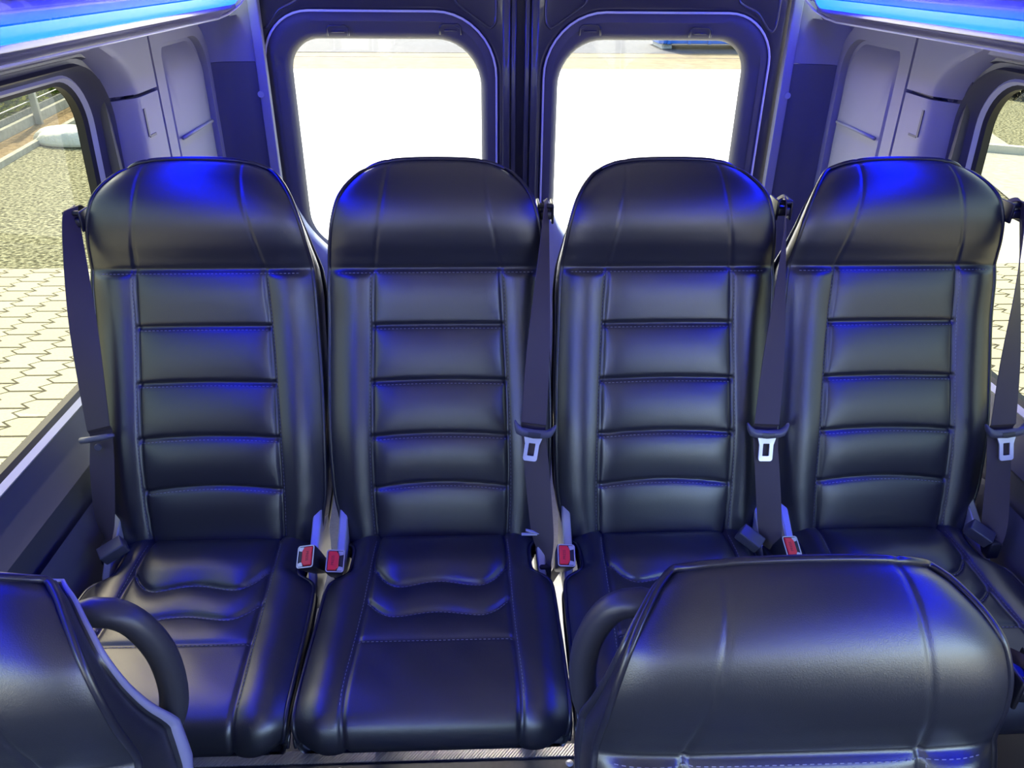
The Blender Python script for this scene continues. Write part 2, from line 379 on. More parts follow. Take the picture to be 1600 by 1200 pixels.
def make_seat_parts():
    parts = {}
    P, Nn, S = back_surface(); NV, NU = P.shape[:2]
    mb = MB(); mb.add(P.reshape(-1, 3), grid_faces(NV, NU))
    loop = border(P); ow = outward(loop, BK)
    rings = []
    G = [.14+.86*float(np.clip((1.160-p.z)/.26, 0, 1))**.8 for p in loop]
    OG = [max(g, .55)*(.45+.55*float(sstep(.80, 1.02, p.z))) for p, g in zip(loop, G)]        # thickness runs out towards the top
    DR = [(BK*g+Vector((0, .45, -.9))*(1-g)).normalized() for g in G]
    for b, o in ((0, 0), (.004, .003), (.012, .006), (.03, .010), (.055, .011), (.08, .006), (.095, -.004)):
        rings.append([p+dr*b*max(g, .3)+q*o*e for p, q, g, dr, e in zip(loop, ow, G, DR, OG)])
    mb.loft(rings, closed=False)
    parts['backrest'] = mb
    pp = MB(); pp.tube([p+BK*.003+q*.003 for p, q in zip(loop, ow)][::2], .0042, 8)
    parts['back_piping'] = pp
    # shell behind the upholstery
    sh = MB(); rr = []
    h = [float(sstep(.7, .95, p.z)) for p in loop]
    for b, o in ((.078, -.006), (.080, .009), (.088, .014), (.098, .013), (.112, .004), (.122, -.02), (.126, -.05)):
        rr.append([p+dr*b*max(g, .3)+(q*o*g if o < 0 else q*o*e) for p, q, g, dr, e in zip(loop, ow, G, DR, OG)])
    sh.loft(rr, closed=False)
    last = rr[-1]; n = NV; T = last[n:len(last)-n]
    cap = []
    for i in range(0, n, 6):
        A, B = last[i], last[len(last)-1-i]; cap.append([A.lerp(B, k/8)+BK*.012*math.sin(PI*k/8) for k in range(9)])
    A, B = last[n-1], last[len(last)-n]; cap.append([A.lerp(B, k/8) for k in range(9)])
    if T:
        cap.append([T[int(k/8*(len(T)-1))] for k in range(9)])
    sh.loft(cap, closed=False)
    parts['back_shell'] = sh
    rm = MB(); rm.loft([[p+dr*b*max(g, .3)+q*o*e for p, q, g, dr, e in zip(loop, ow, G, DR, OG)] for b, o in ((.083, .010), (.085, .0165), (.094, .0185), (.103, .0165), (.105, .010), (.083, .010))], closed=False)  # extra strip along the shell edge, carries the painted lilac sheen
    parts['shell_edge_sheen'] = rm
    # stitches on the backrest
    st = MB(); Y, Z, W, SH = S.T
    zi = lambda z: float(np.interp(z, Z, np.arange(NV)))
    for k, (z, ar) in enumerate(HS):
        sh_ = float(np.interp(z, Z, SH)); wd = float(np.interp(z, Z, W))
        lim = sh_ if k else wd*.93; line = []
        for x in np.linspace(-lim, lim, 60):
            zz = z+ar*(1-(x/sh_)**2)-.0055 if k else z-.007
            iv = zi(zz); ww = float(np.interp(zz, Z, W)); line.append((iv, (x/ww+1)/2*(NU-1)))
        stitch_line(st, surf_line(P, Nn, line), Vector((0, -math.cos(TH), math.sin(TH))))
    for sgn in (-1, 1):
        for z0, z1 in ((.45, .955),):
            line = []
            for zz in np.linspace(z0, z1, 70):
                s_ = float(np.interp(zz, Z, SH))+.0048; ww = float(np.interp(zz, Z, W)); line.append((zi(zz), (sgn*s_/ww+1)/2*(NU-1)))
            stitch_line(st, surf_line(P, Nn, line), Vector((0, -math.cos(TH), math.sin(TH))), rad=.0004)
    parts['back_stitching'] = st
    # cushion
    P, Nn, S, seams = cush_surface(); NV, NU = P.shape[:2]
    mb = MB(); mb.add(P.reshape(-1, 3), grid_faces(NV, NU))
    dn = Vector((0, 0, -1))
    L = [Vector(p) for p in P[:, 0]]; R_ = [Vector(p) for p in P[:, -1]]
    pips = []
    for C, sx in ((L, -1), (R_, 1)):
        rg = []
        for b, o in ((0, 0), (.006, .003), (.02, .004), (.04, .002), (.058, -.004), (.062, -.03)):
            rg.append([Vector((p.x+sx*o, p.y, max(p.z-b*min(1, max(0, (p.z-.372)/.06)), .375))) for p in C])
        mb.loft(rg, closed=False)
        pips.append(MB().tube([Vector((p.x+sx*.002, p.y, p.z-.001)) for p in C][4:-2:2], .0036, 7))
        pips.append(MB().tube([Vector((p.x+sx*.004, p.y, max(p.z-.030, .38))) for p in C][10:-12:2], .0034, 7))
    bot = [[Vector((x, y, .380)) for x in np.linspace(-w_*.93, w_*.93, 5)] for y, w_ in ((.02, .18), (-.1, .18), (-.2, .2), (-.3, .2), (-.42, .2))]
    mb.loft(bot, closed=False)
    parts['cushion'] = mb; parts['cushion_piping'] = pips
    st = MB(); Y, Z, W, SH = S.T
    yi = lambda y: float(np.interp(-y, -Y, np.arange(NV)))
    for k, fn in enumerate(((lambda q: -.134+.006*math.cos(PI*q/.6)+.040*max(0, (q-.55)/.45)**2), (lambda q: -.206+.005*math.cos(PI*q/.6)+.030*max(0, (q-.55)/.45)**2), (lambda q: -.267))):
        line = []
        for t in np.linspace(-.985, .985, 60):
            y = fn(abs(t))-.005; s_ = float(np.interp(-y, -Y, SH)); ww = float(np.interp(-y, -Y, W)); line.append((yi(y), (t*s_/ww+1)/2*(NU-1)))
        stitch_line(st, surf_line(P, Nn, line), Vector((0, 0, 1)))
    for sgn in (-1, 1):
        line = []
        for y in np.linspace(-.02, -.40, 60):
            s_ = float(np.interp(-y, -Y, SH))+.0048; ww = float(np.interp(-y, -Y, W)); line.append((yi(y), (sgn*s_/ww+1)/2*(NU-1)))
        stitch_line(st, surf_line(P, Nn, line), Vector((0, 0, 1)), rad=.0005)
    parts['cushion_stitching'] = st
    # frame under the cushion and the two hinge brackets
    fr = MB()
    for sx in (-1, 1):
        fr.box(sx*.15-.015, sx*.15+.015, -.33, .02, .345, .382, .004)
        fr.box(sx*.15-.014, sx*.15+.014, -.10, .00, .0, .35, .004)
        fr.box(sx*.15-.022, sx*.15+.022, -.13, .04, .0, .012, .003)
    fr.box(-.15, .15, -.07, -.035, .17, .20, .004); fr.box(-.15, .15, -.34, -.31, .35, .378, .004); fr.box(-.16, .16, .0, .03, .35, .378, .004)
    parts['base_frame'] = fr
    br = {}
    for sx in (-1, 1):
        m_ = MB(); prof = [(-.085, .36), (-.09, .40), (-.075, .435), (-.055, .455), (-.03, .475), (.0, .495), (.03, .515), (.055, .52), (.075, .505), (.08, .475), (.075, .44), (.07, .40), (.06, .36)]
        rg = []
        for x_, sc_ in ((.188, .93), (.190, 1.0), (.2015, 1.0), (.2045, .93)):
            cy, cz = .01, .46; rg.append([(sx*x_, cy+(y-cy)*sc_, cz+(z-cz)*sc_) for y, z in prof])
        m_.loft(rg, cap=True); br[sx] = m_
    parts['brackets'] = br
    return parts

SP = make_seat_parts()
def build_seat(label, group):
    root = empty('passenger_seat'); tag(root, label, 'seat', group)
    b = SP['backrest'].build('backrest', M['leather'], root)
    SP['back_piping'].build('piping', M['piping'], b); SP['back_stitching'].build('stitching', M['thread'], b, smooth=False)
    c = SP['cushion'].build('cushion', M['leather'], root)
    for q_ in SP['cushion_piping']: q_.build('piping', M['piping'], c)
    SP['cushion_stitching'].build('stitching', M['thread'], c, smooth=False)
    SP['back_shell'].build('back_shell', M['shell'], root)
    SP['base_frame'].build('base_frame', M['frame'], root, auto=.6)
    for sx in (-1, 1): SP['brackets'][sx].build('hinge_bracket', M['bracket'], root, auto=.5)
    return root

PODZ = .18; ROWY = 1.22
REAR_X = (-.6675, -.2225, .2225, .6675)
rear_labels = ['black leather seat at the left end of the four-seat rear row, beside the side window',
               'black leather seat second from left in the rear row, its whole cushion in view',
               'black leather seat third from left in the rear row, cushion partly behind the front seat',
               'black leather seat at the right end of the four-seat rear row, beside the side window']
proto = build_seat(rear_labels[0], 'rear row of passenger seats')
seats = []
for i, x in enumerate(REAR_X):
    s_ = proto if i == 0 else copy_tree(proto)
    s_['label'] = rear_labels[i]; s_.location = (x, ROWY, PODZ); seats.append(s_)
FRONT = [(-.69, .311, 'black leather seat at the lower left corner of the photo, mostly out of frame'),
         (.178, .309, 'large black leather seat in front, rounded top shining blue, at lower right')]
fronts = []
for x, y, lb in FRONT:
    s_ = copy_tree(proto); s_['label'] = lb; s_['group'] = 'seats of the row in front'; s_.location = (x, y, 0); fronts.append(s_)

def make_handle(parent, sx):
    """loop-shaped grab handle on the shoulder of a front seat"""
    m_ = MB(); pts = []
    ctrl = [(.120, .275, 1.068), (.155, .280, 1.078), (.184, .286, 1.062), (.203, .290, 1.018), (.208, .290, .968), (.202, .286, .922), (.182, .280, .885), (.150, .268, .870)]
    S_ = spline([(c[1], c[2], c[0]) for c in ctrl], 40)
    m_.tube([(sx*c[2], c[0], c[1]) for c in S_], .0155, 14)
    h = m_.build('grab_handle', M['handle'], parent)
    s2 = MB()
    for a in (PI*.1,):
        s2.tube([(sx*.205, .283, 1.116), (sx*.205, .280, 1.118)], .0035, 8)
    return h
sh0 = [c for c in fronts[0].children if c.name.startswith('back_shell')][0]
rm_ = SP['shell_edge_sheen'].build('shell_edge_sheen', M['rim'], sh0); rm_['label'] = 'pale violet-grey edge of the back shell'
make_handle(fronts[0], 1); make_handle(fronts[1], -1); make_handle(fronts[1], 1)

# ------------------------------------------------------------------ seat belts
def ribbon(mb, pts, wdirs, width, th=.0014):
    """webbing through pts; wdirs = across directions; width one number or a list"""
    pts = [Vector(p) for p in pts]; n = len(pts); rings = []
    S_ = spline([(p.y, p.z, p.x, *Vector(wd).normalized(), (width[k] if isinstance(width, list) else width)) for k, (p, wd) in enumerate(zip(pts, wdirs))], 50)
    P_ = [Vector((c[2], c[0], c[1])) for c in S_]; 
    for i, c in enumerate(S_):
        wd = Vector((c[3], c[4], c[5])).normalized(); t = (P_[min(i+1, 49)]-P_[max(i-1, 0)]).normalized(); nn = wd.cross(t).normalized()*th/2
        h = wd*c[6]/2; p = P_[i]
        rings.append([p-h-nn, p-h*.5-nn*1.3, p-nn*1.4, p+h*.5-nn*1.3, p+h-nn, p+h+nn, p+h*.5+nn*1.3, p+nn*1.4, p-h*.5+nn*1.3, p-h+nn])
    mb.loft(rings, cap=True)

def frame_from(xa, ya):
    xa = Vector(xa).normalized(); ya = Vector(ya); ya = (ya-xa*ya.dot(xa)).normalized(); za = xa.cross(ya)
    return Matrix((xa, ya, za)).transposed().to_4x4()
def tongue(parent, loc, xa, ya, mhouse, flip=False):
    """housing bar across the strap (local x), plate hanging along -y"""
    h = MB(); rg = []
    for x, hy, hz, cy in ((-.040, .004, .004, .016), (-.038, .008, .007, .012), (-.033, .010, .008, .004), (-.024, .0085, .0075, -.001), (0, .009, .008, -.003), (.024, .0085, .0075, -.001), (.033, .010, .008, .004), (.038, .008, .007, .012), (.040, .004, .004, .016)):
        rg.append([(x, cy+hy*math.cos(a), hz*math.sin(a)) for a in [2*PI*k/12 for k in range(12)]])
    h.loft(rg, cap=True)
    o = h.build('tongue_housing', mhouse, parent); o.matrix_local = Matrix.Translation(loc) @ frame_from(xa, ya)
    p = MB()
    outer = rrect(-.0135, .0135, -.056, -.008, [.002, .002, .005, .005], 5, 3); inner = rrect(-.0065, .0065, -.046, -.021, .0015, 5, 3)
    outer = [(x*(1+.35*max(0, (y+.018)/.010)) if y > -.018 else x, y) for x, y in outer]
    rings = [[(x, y, .0013) for x, y in inner], [(x, y, .0016) for x, y in outer], [(x, y, -.0016) for x, y in outer], [(x, y, -.0013) for x, y in inner], [(x, y, .0013) for x, y in inner]]
    p.loft(rings); p.build('tongue_plate', M['chrome'], o, auto=.6)
    g = MB()
    for k in range(5): g.box(-.012, .012, -.008+k*.0022, -.0072+k*.0022, .0076, .0086)
    g.build('ribs', M['blackpl'], o, smooth=False)
    return o

M['cover'] = mat('grey_anchor_cover', (.06, .06, .07), .3)
M['tonguepl'] = mat('grey_tongue_plastic', (.10, .10, .11), .35)
def belt(label, side, xg, guide, tg, low, tilt, top_w=.030):
    root = empty('seat_belt', (guide[0], guide[1], low[2])); tag(root, label, 'seat belt', 'seat belts of the rear row')
    off = Vector(root.location); loc = lambda p: Vector(p)-off
    g, t, lo = Vector(guide), Vector(tg), Vector(low)
    # guide at the shoulder of the backrest
    gm = MB(); q = loc(g)
    gm.box(q.x-.013, q.x+.013, q.y-.018, q.y+.045, q.z-.012, q.z+.006, .005)
    gm.tube([(q.x-.012, q.y-.012, q.z+.014), (q.x+.012, q.y-.012, q.z+.014)], .005, 10)
    gm.box(q.x-.016, q.x-.011, q.y-.018, q.y+.03, q.z-.02, q.z+.018, .002); gm.box(q.x+.011, q.x+.016, q.y-.018, q.y+.03, q.z-.02, q.z+.018, .003)
    gm.build('belt_guide', M['blackpl'], root, auto=.7)
    wb = MB()
    X = Vector((1, 0, 0)); a0 = Vector((.45, -.9, 0)); a1 = Vector((1, -.05, tilt))
    p0 = loc(g)+Vector((0, .0, .022)); p1 = loc(g)+Vector((0, -.022, .008)); pt = loc(t)+Vector((0, .004, .014))
    m1 = p1.lerp(pt, .35)+Vector((0, -.006, 0)); m2 = p1.lerp(pt, .72)+Vector((0, -.004, 0))
    ribbon(wb, [p0+Vector((0, .03, -.014)), p0, p1, m1, m2, pt], [Vector((.35, 1, 0)), Vector((.35, 1, 0)), Vector((.30, .95, 0)), Vector((.55, .6, 0)), Vector((.9, .2, tilt*.5)), a1], [.022, .026, .040, .046, .047, .047])
    p3 = loc(t)+Vector((0, .006, -.004)); p5 = loc(lo)
    m3 = p3.lerp(p5, .35)+Vector((0, -.004, 0)); m4 = p3.lerp(p5, .75)+Vector((.0, -.004, 0))
    ribbon(wb, [pt, p3, m3, m4, p5], [a1, a1, Vector((1, -.1, -tilt*.3)), Vector((1, -.4, 0)), Vector((.5, -1, 0))], [.047, .047, .047, .046, .040])
    wb.build('webbing', M['webbing'], root, auto=.9)
    an = MB(); an.box(p5.x-.012, p5.x+.012, p5.y-.018, p5.y+.018, p5.z-.035, p5.z+.004, .004)
    an.build('anchor_fitting', M['blackpl'], root, auto=.7)
    return root, off

COVERS = {}
b1, o1 = belt('black belt at the far left seat, hanging by the side window, tongue seen from behind', -1, 0, (-.882, 1.425, 1.236), (-.862, 1.26, .868), (-.868, 1.19, .66), .28)
b2, o2 = belt('black belt between second and third rear seats, chrome tongue and clip below it', 1, 0, (-.016, 1.45, 1.240), (-.043, 1.238, .880), (-.020, 1.165, .620), -.14)
b3, o3 = belt('black belt between the third rear seat and the right end seat, grey tongue', 1, 0, (.441, 1.45, 1.246), (.404, 1.238, .872), (.425, 1.16, .640), -.03)
b4, o4 = belt('black belt at the right end seat, beside the right window, silvery tongue', 1, 0, (.885, 1.425, 1.246), (.868, 1.235, .866), (.868, 1.16, .66), .10)
bF, oF = belt('black belt on the right shoulder of the large front seat, at the right photo edge', 1, 0, (.408, .525, 1.02), (.412, .36, .72), (.405, .30, .45), .0)
bF['group'] = 'seat belts of the front row'
tongue(b2, Vector((-.043, 1.232, .880))-o2, (1, 0, -.16), (-.1, .30, 1), M['tonguepl'])
tongue(b3, Vector((.404, 1.232, .872))-o3, (1, 0, -.02), (0, .30, 1), M['tonguepl'])
tongue(b4, Vector((.872, 1.229, .868))-o4, (1, 0, .10), (-.08, .34, 1), M['tonguepl'])
# the far left tongue is turned edge-on: a bar across the strap with a round stop button
bar = MB(); bar.tube([(-.034, 0, -.008), (-.030, -.004, -.002), (-.015, -.006, .001), (0, -.006, .004), (.020, -.006, .0075), (.033, -.003, .009)], [.003, .006, .006, .006, .006, .003], 10)
o = bar.build('tongue_housing', M['tonguepl'], b1); o.location = Vector((-.860, 1.250, .868))-o1
bt = MB(); bt.tube([(0, 0, 0), (0, -.004, 0)], .0065, 14); o = bt.build('stop_button', M['tonguepl'], b1, auto=.7); o.location = Vector((-.862, 1.247, .852))-o1
# small plastic stop clip on the strap of the second seat
cp = MB(); cp.box(-.02, .02, -.003, .003, -.002, .0015, .0008); cp.add([(-.012, -.004, .010), (.016, -.004, .001), (.016, .002, .001), (-.012, .002, .010), (-.012, -.004, .012), (.016, -.004, .003), (.016, .002, .003), (-.012, .002, .012)], [(0, 1, 2, 3), (4, 7, 6, 5), (0, 4, 5, 1), (1, 5, 6, 2), (2, 6, 7, 3), (3, 7, 4, 0)])
o = cp.build('stop_clip', M['chrome'], b2, smooth=False); o.location = Vector((-.046, 1.185, .675))-o2

for b_, o_, c_, rz in ((b1, o1, (-.845, 1.165, .672), .5), (b3, o3, (.382, 1.165, .672), -.6), (b4, o4, (.842, 1.165, .674), -.6)):
    cv = MB(); cv.box(-.024, .024, -.014, .014, -.016, .012, .003); o = cv.build('anchor_cover', M['cover'], b_, auto=.7); o.location = Vector(c_)-o_; o.rotation_euler = (.3, -rz*.7, rz)
M['silverpl'] = mat('silver_bezel', (.55, .56, .6), .3, metal=.6)
def make_buckle():
    root = empty('seat_belt_buckle')
    b = MB(); rg = []
    for z, sx, sy in ((-.075, .010, .008), (-.06, .013, .011), (-.03, .016, .0145), (-.004, .0175, .0165), (0, .0165, .0155)):
        rg.append([(x, y, z) for x, y in rrect(-sx, sx, -sy*1.35, sy*1.35, .005, 4, 2)])
    b.loft(rg, cap=True); b.build('body', M['blackpl'], root, auto=.8)
    rim = MB(); o_, i_ = rrect(-.0168, .0168, -.0215, .0215, .005, 4, 2), rrect(-.0150, .0150, -.0197, .0197, .0035, 4, 2)
    rim.loft([[(x, y, 0) for x, y in o_], [(x, y, .0015) for x, y in o_], [(x, y, .0015) for x, y in i_], [(x, y, .0) for x, y in i_]]); rim.build('bezel', M['silverpl'], root, auto=.8)
    cpn = MB(); cpn.add([(.004, -.0185, .0012), (.0145, -.0185, .0012), (.0145, -.012, .0012), (.007, -.010, .0012)], [(0, 1, 2, 3)]); cpn.add([(.004, .0185, .0012), (.0145, .0185, .0012), (.0145, .012, .0012), (.007, .010, .0012)], [(0, 1, 2, 3)])
    cpn.build('corner_plate', M['silverpl'], root, smooth=False)
    rb = MB(); prof = [(-.0135, -.018), (.0015, -.018), (.0065, -.011), (.0065, .011), (.0015, .018), (-.0135, .018)]
    rb.loft([[(x, y, .0005) for x, y in prof], [(x, y, .003) for x, y in prof], [(x*.85-.0006, y*.93, .0042) for x, y in prof]], cap=True)
    red = rb.build('release_button', M['red'], root, auto=.5)
    cu = bpy.data.curves.new('lettering', 'FONT'); cu.body = 'PRESS'; cu.size = .0075; cu.align_x = 'CENTER'; cu.align_y = 'CENTER'; cu.extrude = .0001
    t_ = bpy.data.objects.new('tmp', cu); col.objects.link(t_)
    dg = bpy.context.evaluated_depsgraph_get(); me = bpy.data.meshes.new_from_object(t_.evaluated_get(dg)); bpy.data.objects.remove(t_)
    me.materials.clear(); me.materials.append(M['reddark']); lt = bpy.data.objects.new('lettering', me); col.objects.link(lt); lt.parent = red
    lt.location = (-.0045, 0, .0043); lt.rotation_euler = (0, 0, PI/2)
    stk = MB(); stk.box(-.008, .008, -.0025, .0025, -.24, -.07, .001); stk.build('stalk', M['frame'], root, auto=.6)
    return root
bproto = make_buckle()
bk = [(-.474, 1.13, .676, (-28, 14, -8), 1, 'seat belt buckle with red button leaning against the far left rear seat cushion'),
      (-.420, 1.13, .664, (-24, -6, 3), -1, 'seat belt buckle with red button at the left edge of the second rear cushion'),
      (.017, 1.13, .667, (-24, -6, 2), -1, 'seat belt buckle with red button at the left edge of the third rear cushion'),
      (.451, 1.13, .677, (-28, -10, 12), -1, 'seat belt buckle with red button at the left edge of the right end cushion')]
for i, (x, y, z, rot, fl, lb) in enumerate(bk):
    b = bproto if i == 0 else copy_tree(bproto)
    tag(b, lb, 'buckle', 'seat belt buckles of the rear row')
    b.location = (x, y, z); rx, ry, rz = [math.radians(a) for a in rot]
    b.rotation_euler = (-rx*-1 if False else math.radians(32), -ry, rz + (PI if fl > 0 else 0))
    if fl > 0: b.rotation_euler = (math.radians(-32), ry, PI+rz)

# ------------------------------------------------------------------ the van shell
def panel(mb, rings, fn):
    """rings: (x0,x1,y0,y1,r,depth) joined from the outside in"""
    mb.loft([[fn(x, y, dp) for x, y in rrect(x0, x1, y0, y1, r, 10, 8)] for x0, x1, y0, y1, r, dp in rings])
def xw(z):                                     # inner face of the side wall, leaning in with height
    return float(np.interp(z, [0, .5, .86, 1.5, 1.7], [.925, .925, .94, .915, .86]))
NEAR_WIN = (.14, 1.705, .865, 1.447)
WINS = ((-3.42, -1.66, -3.30, -1.72), (-1.66, .10, -1.58, .05), (.10, 1.80, .16, 1.705))
for sx, side in ((-1, 'left'), (1, 'right')):
    fn = lambda y, z, dp, sx=sx: (sx*(xw(z)+dp), y, z)
    wl = MB(); sl = MB()
    for (ya, yb, wa, wb_) in WINS:
        zb, zt = .865, 1.445
        R4 = lambda a: [a, a, a, a]
        panel(wl, [(ya, yb, .0, 1.56, .0005, 0), (wa-.075, min(wb_+.085, yb-.001), zb-.21, zt+.045, R4(.15), 0),
                   (wa-.072, min(wb_+.080, yb-.004), zb-.20, zt+.042, R4(.147), .010), (wa-.055, wb_+.060, zb-.12, zt+.034, R4(.135), .012),
                   (wa-.05, wb_+.052, zb-.105, zt+.030, R4(.13), -.002), (wa-.045, wb_+.045, zb-.09, zt+.027, R4(.125), .006),
                   (wa-.035, wb_+.038, zb-.05, zt+.022, R4(.12), .020), (wa-.018, wb_+.020, zb-.022, zt+.014, R4(.11), .030)], fn)
        panel(sl, [(wa-.018, wb_+.020, zb-.022, zt+.014, R4(.11), .030), (wa-.012, wb_+.013, zb-.016, zt+.009, R4(.105), .026), (wa-.004, wb_+.005, zb-.006, zt+.003, R4(.10), .034)], fn)
    struct(wl, 'wall_'+side, M['trimdark'] if False else M['lower'])
    # dark gasket and tinted pane: one window per opening
    for k, (ya, yb, wa, wb_) in enumerate(WINS):
        zb, zt = .865, 1.445; g = MB()
        panel(g, [(wa-.004, wb_+.005, zb-.006, zt+.003, .10, .034), (wa+.004, wb_-.003, zb+.003, zt-.005, .095, .040), (wa+.002, wb_-.001, zb+.001, zt-.003, .096, .058), (wa-.02, wb_+.02, zb-.02, zt+.02, .11, .058)], fn)
        wn = g.build('window_%d' % (1+k+(0 if sx < 0 else 3)), M['rubber'], None, auto=.6); tag(wn, kind='structure')
        pn = MB(); pts = [fn(y, z, .056) for y, z in rrect(wa-.01, wb_+.01, zb-.01, zt+.01, .10, 10, 8)]
        cen = fn((wa+wb_)/2, (zb+zt)/2, .056); n_ = len(pts); pn.add(pts+[cen], [(i, (i+1) % n_, n_) for i in range(n_)])
        pn.build('glass_pane', M['tint'] if k == 2 else M['frontglass'], wn, smooth=False)
        lp = MB(); panel(lp, [(wa-.018, wb_+.020, zb-.022, zt+.014, .11, .030), (wa-.012, wb_+.013, zb-.016, zt+.009, .105, .026), (wa-.004, wb_+.005, zb-.006, zt+.003, .10, .034)], fn)
        lp.build('window_lip', M['sill'], wn, auto=.8)
    # header band above the windows (trim), pillar pieces, recessed panel, corner cover
    XI = .885
    up = MB()
    prof = [(.915, 1.494), (.900, 1.500), (.893, 1.515), (.870, 1.519), (.835, 1.524), (.806, 1.524)]
    up.loft([[(sx*x, y, z) for x, z in prof] for y in np.linspace(-3.4, 2.40, 30)], closed=False)
    struct(up, 'trim_%d' % (1 if sx < 0 else 11), M['trim'])
    # upper pillar piece: shoulder sweeping down beside the window corner
    def pil(ya0, ya1, yb, z0, z1, m, name, n=14):
        q = MB(); rows = []
        for k in range(n+1):
            z = z0+(z1-z0)*k/n; t = k/n; ya = ya0+(ya1-ya0)*(t**2.2)
            row = [(sx*(xw(z)+.012), ya-.012, z), (sx*(xw(z)), ya-.004, z), (sx*(XI+.012), ya+.028, z), (sx*(XI+.003), ya+.042, z), (sx*XI, ya+.06, z)]
            row += [(sx*XI, y, z) for y in np.linspace(ya+.08, yb-.004, 3)]+[(sx*(XI+.004), yb, z), (sx*(XI+.03), yb, z)]
            rows.append(row)
        q.loft(rows, closed=False)
        lo = [(p[0]+sx*0.02, p[1], p[2]) for p in rows[0]]; q.loft([lo, rows[0]], closed=False); hi = [(p[0]+sx*0.02, p[1], p[2]) for p in rows[-1]]; q.loft([rows[-1], hi], closed=False)
        return struct(q, name, m)
    b0 = 2 if sx < 0 else 12
    pil(1.765, 1.60, 1.933, 1.398, 1.518, M['trim'], 'trim_%d' % b0)
    lowp = pil(1.775, 1.765, 1.933, .45, 1.390, M['trim'], 'trim_%d' % (b0+1))
    sl_ = MB(); sl_.box(*sorted((sx*(XI-.002), sx*(XI+.01))), 1.826, 1.834, 1.305, 1.365); sl_.box(*sorted((sx*(XI-.002), sx*(XI+.01))), 1.834, 1.870, 1.302, 1.307)
    sl_.build('slot', M['trimdark'], lowp, smooth=False)
    # frame with the recessed oval panel
    q = MB(); f2 = lambda y, z, dp: (sx*(XI+dp), y, z)
    panel(q, [(1.938, 2.345, .45, 1.519, [.11, .004, .01, .01], .02), (1.940, 2.343, .452, 1.517, [.11, .004, .01, .01], 0), (1.992, 2.315, .80, 1.482, [.09, .035, .05, .05], 0), (1.995, 2.312, .803, 1.479, [.087, .033, .045, .045], .018), (2.004, 2.303, .812, 1.470, [.082, .03, .04, .04], .020),
              (2.02, 2.285, .83, 1.45, [.07, .03, .03, .03], .006), (2.06, 2.25, .9, 1.40, .03, .002), (2.12, 2.18, 1.0, 1.3, .01, .0)], f2)
    q.add([f2(2.12, 1.0, 0), f2(2.18, 1.0, 0), f2(2.18, 1.3, 0), f2(2.12, 1.3, 0)], [(0, 1, 2, 3)])
    fr_ = struct(q, 'trim_%d' % (b0+2), M['trim'])
    gr = MB(); gr.tube([(sx*(XI-.001), 2.03, 1.262), (sx*(XI-.004), 2.14, 1.264), (sx*(XI-.001), 2.27, 1.262)], .0045, 8)
    gr.build('pull_ridge', M['trim'], fr_)
    # wall behind the trim down to the podium
    bw = MB(); bw.box(*sorted((sx*.905, sx*.935)), 1.84, 2.44, 0, 1.62); bw.box(*sorted((sx*.926, sx*.945)), 1.74, 1.86, 1.2, 1.6); bw.box(*sorted((sx*.79, sx*.935)), 2.40, 2.44, 0, 1.80); struct(bw, 'wall_rear_'+side, M['lower'], smooth=False)
    # rear corner cover between side wall and door opening, in two pieces
    for z0, z1, nm, mm in ((1.404, 1.62, b0+3, M['trim']), (.18, 1.4028, b0+4, M['trimdark'])):
        q = MB(); rows = []
        for z in np.linspace(z0, z1, 10):
            rows.append([(sx*.925, 2.330, z), (sx*.896, 2.340, z), (sx*.884, 2.352, z), (sx*.872, 2.366, z), (sx*.85, 2.376, z), (sx*.80, 2.384, z), (sx*.772, 2.386, z), (sx*.768, 2.389, z), (sx*.767, 2.44, z)])
        q.loft(rows, closed=False)
        q.loft([[(p[0], p[1]+.012, p[2]) for p in rows[0]], rows[0]], closed=False); q.loft([rows[-1], [(p[0], p[1]+.012, p[2]) for p in rows[-1]]], closed=False)
        struct(q, 'trim_%d' % nm, mm)
    e = MB(); e.box(*sorted((sx*.770, sx*.742)), 2.372, 2.398, .20, 1.62, .004); es = struct(e, 'trim_%d' % (b0+5), M['trim'])
    sw = MB(); sw.tube([(sx*.766, 2.373, 1.318), (sx*.766, 2.368, 1.318)], .009, 14); sw.build('fixing_stud', M['doorlow'], es, auto=.7)
    # lower wall shelf/armrest swell beside the rear seats
    aw = MB(); pr = [(.925, .70), (.915, .68), (.905, .64), (.902, .55), (.904, .40), (.91, .18)]
    aw.loft([[(sx*x, y, z) for x, z in pr] for y in np.linspace(.60, 1.78, 20)], closed=False); struct(aw, 'trim_%d' % (b0+6), M['lower'])
    # overhead duct with the blue light strip
    t = empty('overhead_duct', (sx*.7, .4, 1.55)); tag(t, 'glossy overhead duct along the %s side of the ceiling above the windows' % side, 'overhead duct')
    L = lambda p: (p[0]-sx*.7, p[1]-.4, p[2]-1.55)
    YE = 2.27
    dk = MB(); pr = [(.752, 1.582), (.735, 1.588), (.70, 1.598), (.62, 1.625), (.55, 1.66), (.50, 1.72), (.47, 1.80), (.46, 1.86)]
    dk.loft([[L((sx*x, y, z)) for x, z in pr] for y in np.linspace(-3.4, 2.38, 24)], closed=False); dk.build('duct_cover', M['duct'], t)
    hs = MB(); pr = [(.806, 1.524), (.800, 1.534), (.790, 1.541), (.783, 1.545), (.786, 1.553), (.782, 1.560), (.770, 1.579), (.758, 1.586), (.752, 1.582)]
    hs.loft([[L((sx*x, y, z)) for x, z in pr] for y in np.linspace(-3.4, YE+.04, 24)], closed=False)
    hs.loft([[L((sx*x, YE+.04, z)) for x, z in pr], [L((sx*(x*.6+.79*.4), YE+.05, z*.6+1.55*.4)) for x, z in pr]], closed=False); hs.build('light_channel', M['duct'], t)
